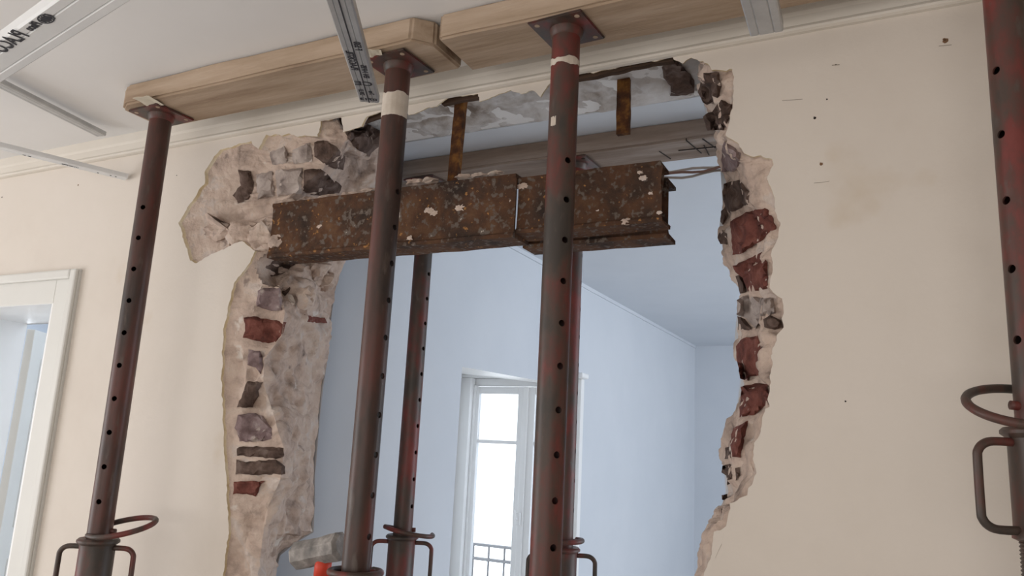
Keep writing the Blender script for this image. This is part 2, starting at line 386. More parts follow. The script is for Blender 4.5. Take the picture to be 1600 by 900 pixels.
for poly, m in [
 ([(403,455),(412,450),(438,450),(441,484),(425,487),(400,478)], V_),
 ([(381,497),(392,494),(447,503),(444,520),(436,527),(430,533),(420,537),(400,532),(380,527),(383,512)], R_),
 ([(388,546),(405,548),(410,555),(411,575),(408,585),(400,575),(386,570)], V_),
 ([(385,595),(412,597),(403,610),(404,618),(395,637),(369,636),(376,622),(382,610)], D_),
 ([(372,648),(395,645),(410,650),(425,670),(424,686),(405,690),(375,690),(367,668)], V_),
 ([(369,700),(385,697),(442,699),(444,714),(430,717),(400,714),(370,712)], D_),
 ([(369,719),(385,722),(400,720),(430,718),(446,728),(446,741),(405,742),(368,741)], D_),
 ([(366,752),(415,752),(408,757),(400,775),(385,772),(364,772)], R_),
 ([(475,492),(490,495),(508,497),(512,505),(495,504),(480,502)], R_),
 ([(410,405),(425,398),(452,397),(478,400),(500,408),(470,410),(455,418),(440,428),(420,434),(406,434),(413,420)], D_),  # dark patch sunk in the pit: the cavity's shade put into colour
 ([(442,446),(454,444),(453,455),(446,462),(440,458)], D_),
 ([(372,264),(392,268),(397,290),(388,312),(372,318),(364,305),(376,290)], D_),
 ([(490,222),(510,219),(530,233),(540,247),(537,266),(520,263),(505,255),(492,245)], D_),
 ([(475,266),(500,263),(520,280),(535,290),(530,302),(490,306),(474,299)], D_),
 ([(430,266),(473,263),(471,302),(433,306)], G_), ([(400,272),(425,268),(429,306),(402,311)], G_),
 ([(421,238),(445,228),(450,240),(447,255),(425,258)], G_), ([(456,236),(484,222),(488,252),(458,256)], G_),
 ([(541,212),(560,190),(580,196),(600,208),(595,225),(577,244),(562,236),(548,222)], D_),
 ([(1033,105),(1045,93),(1057,95),(1075,112),(1086,125),(1084,145),(1065,150),(1048,150),(1047,135),(1037,122)], D_),
 ([(1100,115),(1123,112),(1127,135),(1125,150),(1105,164),(1097,160),(1090,145)], D_),
 ([(1127,156),(1144,163),(1140,183),(1130,203),(1105,203),(1098,182),(1112,174)], D_),
 ([(1131,222),(1145,228),(1158,240),(1155,255),(1148,268),(1128,268),(1127,240)], V_),
 ([(1131,287),(1155,280),(1165,292),(1175,305),(1181,316),(1162,322),(1140,334),(1131,318),(1129,300)], D_),
 ([(1127,330),(1134,322),(1138,334),(1130,352),(1125,346)], D_), ([(1121,370),(1128,359),(1136,365),(1136,382),(1125,381)], D_),
 ([(1141,347),(1165,331),(1200,324),(1211,335),(1214,350),(1220,358),(1216,367),(1200,369),(1183,380),(1160,396),(1145,398)], R_),
 ([(1145,416),(1165,406),(1190,394),(1199,410),(1201,435),(1198,450),(1180,455),(1168,455),(1161,435),(1150,426)], R_),
 ([(1148,431),(1158,431),(1164,442),(1167,457),(1157,458)], D_),
 ([(1152,470),(1160,463),(1209,466),(1213,490),(1190,495),(1181,514),(1165,498),(1151,492)], G_),
 ([(1152,493),(1164,498),(1175,515),(1154,516)], D_), ([(1193,498),(1203,492),(1219,500),(1224,512),(1210,516),(1194,512)], D_),
 ([(1149,540),(1160,528),(1183,525),(1190,545),(1199,562),(1194,585),(1170,589),(1168,595),(1157,591),(1153,570)], R_),
 ([(1158,604),(1180,599),(1199,599),(1201,633),(1194,635),(1180,648),(1155,652),(1156,625)], R_),
 ([(1145,669),(1169,657),(1164,680),(1157,715),(1143,713),(1141,690)], R_),
 ([(1133,699),(1140,698),(1141,716),(1133,717)], D_), ([(1128,727),(1141,724),(1143,742),(1141,756),(1136,757),(1135,744),(1128,738)], D_),
 ([(1148,732),(1156,730),(1155,745),(1150,752)], D_), ([(1127,774),(1137,771),(1136,782),(1127,781)], D_), ([(1127,794),(1134,795),(1131,804),(1127,803)], D_)]:
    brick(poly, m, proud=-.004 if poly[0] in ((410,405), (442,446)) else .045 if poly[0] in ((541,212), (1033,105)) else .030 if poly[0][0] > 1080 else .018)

# lumps of mortar packed round the buried girder end and along its top
def lump(c, r, m, seed, sq=(1, .6, .8), name='mortar_lump'):
    bm = bmesh.new(); bmesh.ops.create_icosphere(bm, subdivisions=3, radius=1)
    for v in bm.verts:
        d = v.co.normalized(); k = 1 + noise.fractal(d*1.6+Vector((seed*3.1, 0, 0)), 1, 2, 4)*.45
        v.co = Vector((d.x*r*sq[0]*k, d.y*r*sq[1]*k, d.z*r*sq[2]*k)) + c
    o = wchild(name, bm, m); autosmooth(o, 40); return o
for k, (x, y, r, yy, sq) in enumerate([(345,362,.055,2.03,(1.3,.5,.55)),(378,365,.06,2.025,(1.2,.6,.7)),(412,368,.062,2.012,(1.0,.6,.8)),(435,378,.045,2.005,(.9,.5,.75)),(420,350,.04,2.01,(1.1,.5,.5)),(405,385,.04,2.02,(1,.5,.6)),
        (495,420,.05,2.3,(1,.8,.9)),(478,465,.04,2.15,(1,.8,.9)),(508,440,.04,2.35,(1,.8,1)),(500,395,.03,2.1,(1.8,.8,.6)),(525,398,.03,2.15,(1.4,.8,.6)),(450,475,.03,2.12,(1,.6,1))]):
    lump(onY(x, y, yy), r, M['mortar'], k, sq)
for k, (x, y, r) in enumerate([(450,318,.03),(480,315,.028),(515,311,.028),(548,306,.026),(580,300,.024),(650,286,.024),(672,283,.02),(725,277,.018),(748,275,.018),(775,271,.016)]):
    lump(onY(x, y, 2.055), r, M['mortar'], 20+k, (1.5, 1.0, .5))
# dark brown strips under the cornice
def strip_px(x0, y0, x1, y1, h, yy, m, name):
    a = onY(x0, y0, yy); b = onY(x1, y1, yy); n = 14; bm = bmesh.new(); tp = []; bt = []
    for i in range(n+1):
        p = a.lerp(b, i/n); k = h*(.75+.5*noise.noise(p*20)) 
        for dy in (0, .02):
            tp.append(bm.verts.new((p.x, p.y+dy, p.z+.01))); bt.append(bm.verts.new((p.x, p.y+dy, p.z-k)))
    for i in range(n):
        a0, a1, b0, b1 = 2*i, 2*i+1, 2*i+2, 2*i+3
        bm.faces.new((tp[a0], tp[b0], bt[b0], bt[a0])); bm.faces.new((tp[a1], bt[a1], bt[b1], tp[b1]))
        bm.faces.new((bt[a0], bt[b0], bt[b1], bt[a1])); bm.faces.new((tp[a0], tp[a1], tp[b1], tp[b0]))
    wchild(name, bm, m)
strip_px(900,120,1052,88,.014,2.012,M['dark_strip'],'dark_strip'); strip_px(556,186,606,172,.018,2.03,M['dark_strip'],'dark_strip'); strip_px(690,160,750,149,.007,2.03,M['dark_strip'],'dark_strip')
strip_px(505,192,535,187,.05,2.06,M['dark_strip'],'dark_strip')

# small plugs, nail holes and scratches in the plaster
def disc(x, y, r, m, name):
    c = onY(x, y, 1.9994); bm = bmesh.new()
    vs = [bm.verts.new((c.x+r*(1+.25*math.sin(k*2.3))*math.cos(k*PI/5), c.y-.0006*0, c.z+r*(1+.25*math.cos(k*1.7))*math.sin(k*PI/5))) for k in range(10)]
    vb = [bm.verts.new((v.co.x, 2.003, v.co.z)) for v in vs]
    bm.faces.new(vs)
    for k in range(10): bm.faces.new((vs[k], vb[k], vb[(k+1) % 10], vs[(k+1) % 10]))
    wchild(name, bm, m)
for x, y, r, m in [(1477,63,.0065,'holebrown'),(1476,62,.003,'hole'),(1273,184,.0035,'hole'),(1283,256,.004,'holebrown'),(1306,101,.002,'hole'),(122,289,.0035,'holebrown'),(3,308,.003,'hole'),(276,274,.002,'hole'),(1292,155,.002,'hole'),(1321,627,.002,'hole')]:
    disc(x, y, r, M[m], 'nail_hole')
def scratch(pts, wd, m=M['crack'], name='hairline_crack'):
    bm = bmesh.new(); q = [onY(x, y, 1.9992) for x, y in pts]; a = [bm.verts.new(p+Vector((0, 0, wd))) for p in q]; b = [bm.verts.new(p-Vector((wd*.4, 0, wd))) for p in q]
    for i in range(len(q)-1): bm.faces.new((a[i], a[i+1], b[i+1], b[i]))
    wchild(name, bm, m)
scratch([(1222,157),(1240,156),(1254,155)], .0007); scratch([(1272,286),(1285,285),(1296,283)], .0006); scratch([(1467,72),(1478,71),(1487,70)], .0008)
scratch([(1131,833),(1128,850),(1122,862),(1118,872)], .0012); scratch([(1300,102),(1312,101)], .0012)

# the skin's other sides of the wall above and round the doorway
CRN = 2.602
XW = -2.09
# ------------------------------------------------------------------ trims, floor, ceiling, walls
def struct(name, bm, m, **k):
    o = obj(name, bm, m, None, **k); o['kind'] = 'structure'; return o
# cornice: flat fascia with a rounded bead, run along the wall
prof = [(0, CEIL), (.016, CEIL), (.016, 2.655), (.013, 2.645), (.013, 2.618), (.018, 2.614), (.022, 2.607), (.020, 2.601), (.012, 2.598), (0, 2.598)]
bm = bmesh.new(); pr = []
xs = [-6 + .25*i for i in range(39)]
for x in xs: pr.append([bm.verts.new((x, 2.0-d, z)) for d, z in prof])
for a, b in zip(pr, pr[1:]):
    for i in range(len(prof)-1): bm.faces.new((a[i], b[i], b[i+1], a[i+1]))
bm.faces.new(pr[0]); bm.faces.new(pr[-1][::-1])
bmesh.ops.recalc_face_normals(bm, faces=bm.faces)
struct('trim_1', bm, M['cornice'])
struct('floor', box(-6.2, 3.6, -3.2, 8.6, -.1, 0), M['floor'])
bm = box(-6.2, 3.6, -3.2, 2.45, CEIL, CEIL+.12); bxa(bm, XW-.45, 2.65, 2.45, 8.45, CEIL, CEIL+.12); bxa(bm, -6.2, -3.2, 2.45, 4.0, CEIL, CEIL+.12)
struct('ceiling', bm, M['ceiling'])
bm = box(XW, 2.5, 2.452, 8.31, CEIL-.004, CEIL-.001); struct('ceiling_far_room', bm, M['blue'])
struct('wall_left', box(-6.15, -6, -3.1, 2.0, 0, CEIL), M['cream'])
struct('wall_right', box(3.5, 3.65, -3.1, 2.6, 0, CEIL), M['cream'])
struct('wall_back', box(-6, 3.5, -3.15, -3.0, 0, CEIL), M['cream'])
# far room: window wall on the left (x=-2.09) with its splayed window niche, back wall, right wall
XW = -2.09; Y0, Y1 = 3.52, 4.98
bm = bmesh.new()
q_ = [(XW-.45, 2.455), (XW-.27, 2.455), (XW, 2.80), (XW, Y0), (XW-.45, Y0)]
lo_ = [bm.verts.new((x, y, 0)) for x, y in q_]; hi_ = [bm.verts.new((x, y, CEIL)) for x, y in q_]
for i in range(5): bm.faces.new((lo_[i], lo_[(i+1) % 5], hi_[(i+1) % 5], hi_[i]))
bxa(bm, XW-.05, XW, Y1, 8.35, 0, CEIL)
zl0, zl1 = 1.912, 1.947
vs = [bm.verts.new(c) for c in [(XW, Y0, zl0), (XW, Y1, zl1), (XW, Y1, CEIL), (XW, Y0, CEIL)]]
bm.faces.new(vs)
# niche soffit (splayed), rising slightly, its jamb and outer cheek
a = bm.verts.new((XW, Y0, zl0)); b = bm.verts.new((XW, Y1, zl1)); c = bm.verts.new((-2.95, 5.0, 2.03)); d = bm.verts.new((-2.95, 4.96, 2.03))
bm.faces.new((a, b, c, d))
j0 = bm.verts.new((XW, Y0, 0)); j1 = bm.verts.new((-2.95, 4.96, 0)); bm.faces.new((a, d, j1, j0))
for f in bm.faces[-2:] if not bm.faces.ensure_lookup_table() else []: f.material_index = 1
struct('wall_window_side', bm, [M['blue'], M['white']])
struct('wall_far_back', box(-2.6, 3.0, 8.31, 8.45, 0, CEIL), M['blue'])
struct('wall_far_right', box(2.5, 2.65, 2.455, 8.31, 0, CEIL), M['blue'])
struct('trim_2', box(XW, XW+.012, 2.46, 8.3, CEIL-.03, CEIL-.001), M['blue'])
# side room behind the doorway
struct('wall_side_room', box(-6.1, -3.2, 3.9, 4.0, 0, CEIL), M['blue'])
struct('wall_side_room_left', box(-6.2, -6.05, 2.45, 3.9, 0, CEIL), M['blue'])
struct('wall_side_room_right', box(-3.3, -3.2, 2.455, 3.9, 0, CEIL), M['blue']) if False else None

# ------------------------------------------------------------------ window_1 (tall double casement) in the niche, balcony rail outside
win = empty('window_1', (-2.5, 4.95, 0)); win['kind'] = 'structure'
def wpart(name, bm, m, parent=win):
    bm.transform(Matrix.Translation((2.5, -4.95, 0))); return obj(name, bm, m, parent)
WX0, WX1, WT = -2.93, -2.02, 2.0
bm = bmesh.new()
bxa(bm, WX0, WX0+.09, 4.92, 5.02, 0, WT, .006); bxa(bm, WX1-.06, WX1, 4.985, 5.04, 0, WT, .006); bxa(bm, WX0+.09, WX1-.06, 4.985, 5.04, WT-.055, WT, .006)
bxa(bm, WX0+.09, WX0+.11, 4.96, 5.0, 0, WT-.05, .004)
wpart('window_frame', bm, M['white'])
bm = bmesh.new(); bxa(bm, WX0, WX0+.95, 4.9, 5.02, WT, 2.035, .01); bxa(bm, WX0-.02, WX0+.04, 4.90, 4.96, 2.035, 2.085, .012); wpart('head_moulding', bm, M['white'])
def casement(x0, x1, name='casement'):
    z0, z1 = .08, WT-.06; st = .05
    bm = bmesh.new()
    bxa(bm, x0, x0+st, 4.97, 5.01, z0, z1, .004); bxa(bm, x1-st, x1, 4.97, 5.01, z0, z1, .004)
    bxa(bm, x0+st, x1-st, 4.972, 5.008, z1-.05, z1, .004); bxa(bm, x0+st, x1-st, 4.972, 5.008, z0, z0+.45, .004)
    bxa(bm, x0+st, x1-st, 4.975, 5.005, 1.545, 1.57, .004)
    c = wpart(name, bm, M['white'])
    for a, b in ((z0+.45, 1.545), (1.57, z1-.05)):
        q = wpart('pane', box(x0+st, x1-st, 4.988, 4.992, a, b), M['glass']); q.parent = c
    return c
casement(-2.845, -2.435); casement(-2.405, -2.085)
bm = bmesh.new(); bxa(bm, -2.442, -2.40, 4.952, 4.972, .08, WT-.06, .006); wpart('meeting_stile', bm, M['white'])
bm = bmesh.new(); bxa(bm, -2.44, -2.41, 4.93, 4.95, 1.02, 1.10, .005); rod(bm, [(-2.425, 4.94, 1.06), (-2.43, 4.915, 1.055), (-2.445, 4.91, 1.12)], .007); wpart('window_handle', bm, M['white'])
rail = empty('balcony_railing', (-2.9, 5.4, 0)); tag(rail, 'pale iron balcony railing outside the casement window', 'railing')
def rp(name, bm): bm.transform(Matrix.Translation((2.9, -5.4, 0))); return obj(name, bm, M['iron'], rail)
rp('top_rail', box(-3.6, -2.2, 5.38, 5.42, .80, .82, .003)); rp('lower_rail', box(-3.6, -2.2, 5.38, 5.42, .70, .72, .003))
for i in range(11):
    bm = bmesh.new(); cyl(bm, .008, 0, .81, 8, -3.53+i*.13, 5.4); rp('baluster', bm)
struct('floor_balcony', box(-3.7, -2.15, 5.05, 5.6, -.08, 0), M['doorwhite'])

# ------------------------------------------------------------------ door_1 on the left
door = empty('door_1', ((DX0+DX1)/2, 2.0, 0)); door['kind'] = 'structure'
TD = Matrix.Translation((-(DX0+DX1)/2, -2.0, 0))
def dp(name, bm, m): bm.transform(TD); return obj(name, bm, m, door)
def casing(x0, x1, zt, wd, y0, y1, bev):
    bm = bmesh.new()
    for (a, b, c, d) in ((x1-wd, x1, 0, zt), (x0, x0+wd, 0, zt)): bxa(bm, a, b, y0, y1, c, d, bev)
    bxa(bm, x0+wd, x1-wd, y0, y1, zt-wd, zt, bev); return bm
dp('architrave', casing(DX0-.135, DX1+.135, DZ+.126, .137, 1.988, 2.003, .003), M['doorwhite'])
dp('outer_moulding', casing(DX0-.135, DX1+.135, DZ+.126, .040, 1.972, 1.990, .008), M['doorwhite'])
bm = bmesh.new()
bxa(bm, DX1-.012, DX1+.02, 1.99, 2.12, 0, DZ+.02); bxa(bm, DX0-.02, DX0+.012, 1.99, 2.12, 0, DZ+.02); bxa(bm, DX0+.012, DX1-.012, 1.99, 2.12, DZ-.012, DZ+.02)
bxa(bm, DX0-.02, DX1+.02, 2.12, 2.452, DZ+.005, DZ+.03); bxa(bm, DX1, DX1+.02, 2.12, 2.452, 0, DZ+.03); bxa(bm, DX0-.02, DX0, 2.12, 2.452, 0, DZ+.03)
dp('door_lining', bm, M['white'])
a = math.radians(125); L = .88
bm = bmesh.new(); bxa(bm, 0, L, -.02, .02, .01, DZ-.02, .003)
for z0, z1 in ((.15, .85), (1.0, 1.85)):
    for s in (-1, 1): bxa(bm, .12, L-.12, s*.02-.005, s*.02+.005, z0, z1, .004)
bm.transform(Matrix.Translation((DX0+.01, 2.47, 0)) @ Matrix.Rotation(a, 4, 'Z')); dp('door_leaf', bm, M['doorwhite'])

# ------------------------------------------------------------------ timbers across the props
def plank(name, x0, x1, y0, y1, z0, z1, m, label, chamf0=0, chamf1=0, group=None, skew=0):
    cx, cy = (x0+x1)/2, (y0+y1)/2
    bm = bmesh.new(); pts = [(x0+chamf0, y0), (x1-chamf1, y0), (x1+skew, y0+chamf1), (x1+skew, y1), (x0, y1), (x0, y0+chamf0*.6)]
    lo = [bm.verts.new((x-cx, y-cy, 0)) for x, y in pts]; hi = [bm.verts.new((x-cx, y-cy, z1-z0)) for x, y in pts]
    bm.faces.new(lo[::-1]); bm.faces.new(hi)
    for i in range(len(pts)): bm.faces.new((lo[i], lo[(i+1) % len(pts)], hi[(i+1) % len(pts)], hi[i]))
    bmesh.ops.bevel(bm, geom=bm.edges[:], offset=.007, segments=2, affect='EDGES')
    long = [e for e in bm.edges if e.calc_length() > .3]
    bmesh.ops.subdivide_edges(bm, edges=long, cuts=40, use_grid_fill=False)
    for v in bm.verts:
        q = v.co*1.0
        v.co += Vector((0, noise.noise(Vector((q.x*5, q.y*9, q.z*20)))*.004, noise.noise(Vector((q.x*4, q.y*9, q.z*9+5)))*.0025))
    o = obj(name, bm, m); o.location = (cx, cy, z0); autosmooth(o, 30); tag(o, label, 'plank', group); return o
plank('timber_plank', -2.465, -1.175, 1.665, 1.868, 2.612, 2.688, M['wood'], 'pale timber plank under the ceiling, left one of the near pair, with clipped corners', .05, .05)
plank('timber_plank', -1.15, 1.25, 1.69, 1.885, 2.610, 2.688, M['wood'], 'long pale timber plank against the ceiling, right one of the near pair', .01, .02)
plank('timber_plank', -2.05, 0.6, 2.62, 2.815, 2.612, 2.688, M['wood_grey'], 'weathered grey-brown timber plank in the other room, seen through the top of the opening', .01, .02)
rp_ = bpy.data.objects['timber_plank.002']
for (x0, y0, x1, y1) in ((1072,220,1096,240),(1098,218,1118,232),(1100,228,1108,243),(1030,237,1048,249),(1060,236,1120,230),(985,262,1000,256)):
    a = onZ(x0, y0, 2.6085); b = onZ(x1, y1, 2.6085); d = (b-a).normalized(); n_ = Vector((-d.y, d.x, 0))*.0013
    bm = bmesh.new(); q = [bm.verts.new(p) for p in (a-n_, b-n_, b+n_, a+n_)]; q2 = [bm.verts.new(v.co+Vector((0, 0, .01))) for v in q]
    bm.faces.new(q)
    for i in range(4): bm.faces.new((q[i], q2[i], q2[(i+1) % 4], q[(i+1) % 4]))
    bm.transform(Matrix.Translation(-rp_.location)); obj('knife_score', bm, M['hole'], rp_)
# ------------------------------------------------------------------ rusty girders
def ibeam(x0, x1, y0, y1, z0, z1, label, seed=0, tf=.011, tw=.008, rag=.004):
    cx, cy = (x0+x1)/2, (y0+y1)/2; W = (y1-y0)/2; H = z1-z0
    pr = [(-W, 0), (W, 0), (W, tf), (-W+tw+.012, tf+.004), (-W+tw+.004, tf+.016), (-W+tw+.004, H-tf-.016), (-W+tw+.012, H-tf-.004), (W, H-tf), (W, H), (-W, H), (-W-.001, H-.010), (-W+.005, H-.016), (-W+.005, H*.66), (-W+.005, H*.33), (-W+.005, .018), (-W-.001, .011)]
    n = max(10, int((x1-x0)/.012)); bm = bmesh.new(); rings = []
    for i in range(n+1):
        x = x0+(x1-x0)*i/n-cx; r = []
        for k, (y, z) in enumerate(pr):
            q = Vector((x*14+seed, y*30, z*30))
            dx = rag*3*noise.noise(q) if i == n and x0 > -1.05 else 0
            r.append(bm.verts.new((x+dx, y+noise.noise(q)*.0022, z+noise.noise(q+Vector((9, 0, 0)))*.0022)))
            if abs(y+W-.005) < 1e-6: r[-1].co.y += noise.noise(Vector((x*35+seed, z*35, 3)))*.003
        rings.append(r)
    m = len(pr)
    for a, b in zip(rings, rings[1:]):
        for k in range(m): bm.faces.new((a[k], b[k], b[(k+1) % m], a[(k+1) % m]))
    bm.faces.new(rings[0]); bm.faces.new(rings[-1][::-1])
    bmesh.ops.recalc_face_normals(bm, faces=bm.faces)
    o = obj('steel_girder', bm, M['rust']); o.location = (cx, cy, z0); autosmooth(o, 35)
    tag(o, label, 'girder'); return o
G1 = ibeam(-1.99, -1.035, 1.985, 2.09, 2.112, 2.308, 'long rusty steel girder whose left end is buried in the broken masonry', 1)
G2 = ibeam(-1.0335, -.598, 1.998, 2.085, 2.124, 2.298, 'short rusty steel girder, nearer of the two that end in mid-opening', 5)
G3 = ibeam(-1.065, -.612, 2.112, 2.20, 2.112, 2.288, 'short dark rusty girder behind the other short one, its end just showing past it', 9)
def gchild(par, name, bm, m, label=None):
    bm.transform(Matrix.Translation(-par.location)); o = obj(name, bm, m, par); autosmooth(o, 40)
    if label: o['label'] = label
    return o
def splash(par, x, y, r, yy, seed, sq=(1, .12, .6)):
    bm = bmesh.new(); bmesh.ops.create_icosphere(bm, subdivisions=3, radius=1); c = onY(x, y, yy)
    for v in bm.verts:
        d = v.co.normalized(); k = 1+noise.fractal(d*2.2+Vector((seed, 0, 0)), 1, 2, 3)*.9
        v.co = Vector((d.x*r*sq[0]*k, d.y*r*sq[1], d.z*r*sq[2]*k)) + c
    gchild(par, 'plaster_splash', bm, M['mortar'])
for k, a in enumerate([(500,353,.012,1.991),(563,349,.008,1.991),(667,329,.016,1.991),(678,333,.012,1.991),(718,325,.016,1.991),(795,315,.013,1.991),(790,325,.015,1.991),(786,349,.014,1.991),(797,357,.008,2.0),(474,365,.006,1.991),(640,372,.009,1.986)]):
    splash(G1, *a, k*3.3)
for k, a in enumerate([(815,291,.016,2.004),(1003,279,.014,2.004),(998,270,.009,2.004),(925,318,.008,2.004),(930,330,.011,2.004),(1015,302,.010,2.004),(978,346,.014,1.998),(1030,332,.007,2.0)]):
    splash(G2, *a, 50+k*3.3)

# ------------------------------------------------------------------ rusty straps
def strap(p0, p1, w_, t_, label, flange=True):
    bm = bmesh.new(); n = 14; r = []
    for i in range(n+1):
        p = p0.lerp(p1, i/n); e = noise.noise(p*25)*.0025
        r.append([bm.verts.new(q) for q in ((p.x-w_/2+e, p.y-t_/2, p.z), (p.x+w_/2+e, p.y-t_/2, p.z), (p.x+w_/2-e, p.y+t_/2, p.z), (p.x-w_/2-e, p.y+t_/2, p.z))])
    for a, b in zip(r, r[1:]):
        for k in range(4): bm.faces.new((a[k], a[(k+1) % 4], b[(k+1) % 4], b[k]))
    bm.faces.new(r[0][::-1]); bm.faces.new(r[-1]); c = (p0.x, p0.y, min(p0.z, p1.z))
    bmesh.ops.recalc_face_normals(bm, faces=bm.faces)
    bm.transform(Matrix.Translation(-Vector(c)))
    o = obj('iron_strap', bm, M['rust_dark']); o.location = c; tag(o, label, 'strap'); return o
pt = onY(706, 285, 2.08); strap(Vector((pt.x+.002, 2.085, 2.30)), Vector((pt.x+.004, 2.10, 2.688)), .036, .022, 'rusty iron hanger standing on the long girder and reaching up to the slab')
pt = onZ(975, 125, TOPZ); strap(Vector((pt.x+.002, pt.y, 2.5)), Vector((pt.x, pt.y, 2.688)), .042, .018, 'short rusty iron stub hanging free from the slab above the opening')

# cables between the far plank and the right jamb
for k, (y0, y1, yy, m, lab) in enumerate([(262, 256, 2.34, 'cable', 'topmost thin grey cable running from behind the girders to the right jamb'), (268, 258, 2.33, 'cable_b', 'brown cable, lower one beside the grey ones, entering the right jamb'), (275, 263, 2.36, 'cable', 'lowest thin grey cable running into the right jamb')]):
    a = onY(985, y0+6, yy); b = onY(1150, y1-1, yy+.02)
    pts = [a.lerp(b, t/10)+Vector((0, 0, -.010*math.sin(PI*t/10)+.004*math.sin(t*1.3+k*2))) for t in range(11)]
    bm = bmesh.new(); rod(bm, [p-a for p in pts], .0042, 8); o = obj('electric_cable', bm, M[m], None, True); o.location = a; tag(o, lab, 'cable', 'cables at the right jamb')

# ------------------------------------------------------------------ adjustable steel props
LAT = R0.copy()
def tube_with_holes(r, z0, z1, holes, d, hr=.0085):
    bm = bmesh.new(); n = 40; ri = r-.0045
    lathe(bm, [(ri, z0), (r, z0)] + [(r, z0+(z1-z0)*k/1) for k in (1,)] + [(ri, z1), (ri, z0)], n)
    bmesh.ops.remove_doubles(bm, verts=bm.verts, dist=1e-6); bmesh.ops.recalc_face_normals(bm, faces=bm.faces)
    me = bpy.data.meshes.new('t'); bm.to_mesh(me); bm.free(); o = bpy.data.objects.new('t', me); C.objects.link(o)
    bm = bmesh.new(); s = d.orthogonal().normalized(); q = d.cross(s); 
    for z in holes:
        c = Vector((0, 0, z)); m = 14
        a = [bm.verts.new(c-d*.1+(s*math.cos(2*PI*k/m)+q*math.sin(2*PI*k/m))*hr) for k in range(m)]
        b = [bm.verts.new(c+d*.1+(s*math.cos(2*PI*k/m)+q*math.sin(2*PI*k/m))*hr) for k in range(m)]
        for k in range(m): bm.faces.new((a[k], a[(k+1) % m], b[(k+1) % m], b[k]))
        bm.faces.new(a[::-1]); bm.faces.new(b)
    bmesh.ops.recalc_face_normals(bm, faces=bm.faces)
    mc = bpy.data.meshes.new('c'); bm.to_mesh(mc); bm.free(); oc = bpy.data.objects.new('c', mc); C.objects.link(oc)
    md = o.modifiers.new('b', 'BOOLEAN'); md.object = oc; md.operation = 'DIFFERENCE'; md.solver = 'EXACT'
    dg = bpy.context.evaluated_depsgraph_get(); dg.update()
    res = bpy.data.meshes.new_from_object(o.evaluated_get(dg))
    bpy.data.objects.remove(o); bpy.data.objects.remove(oc)
    return res
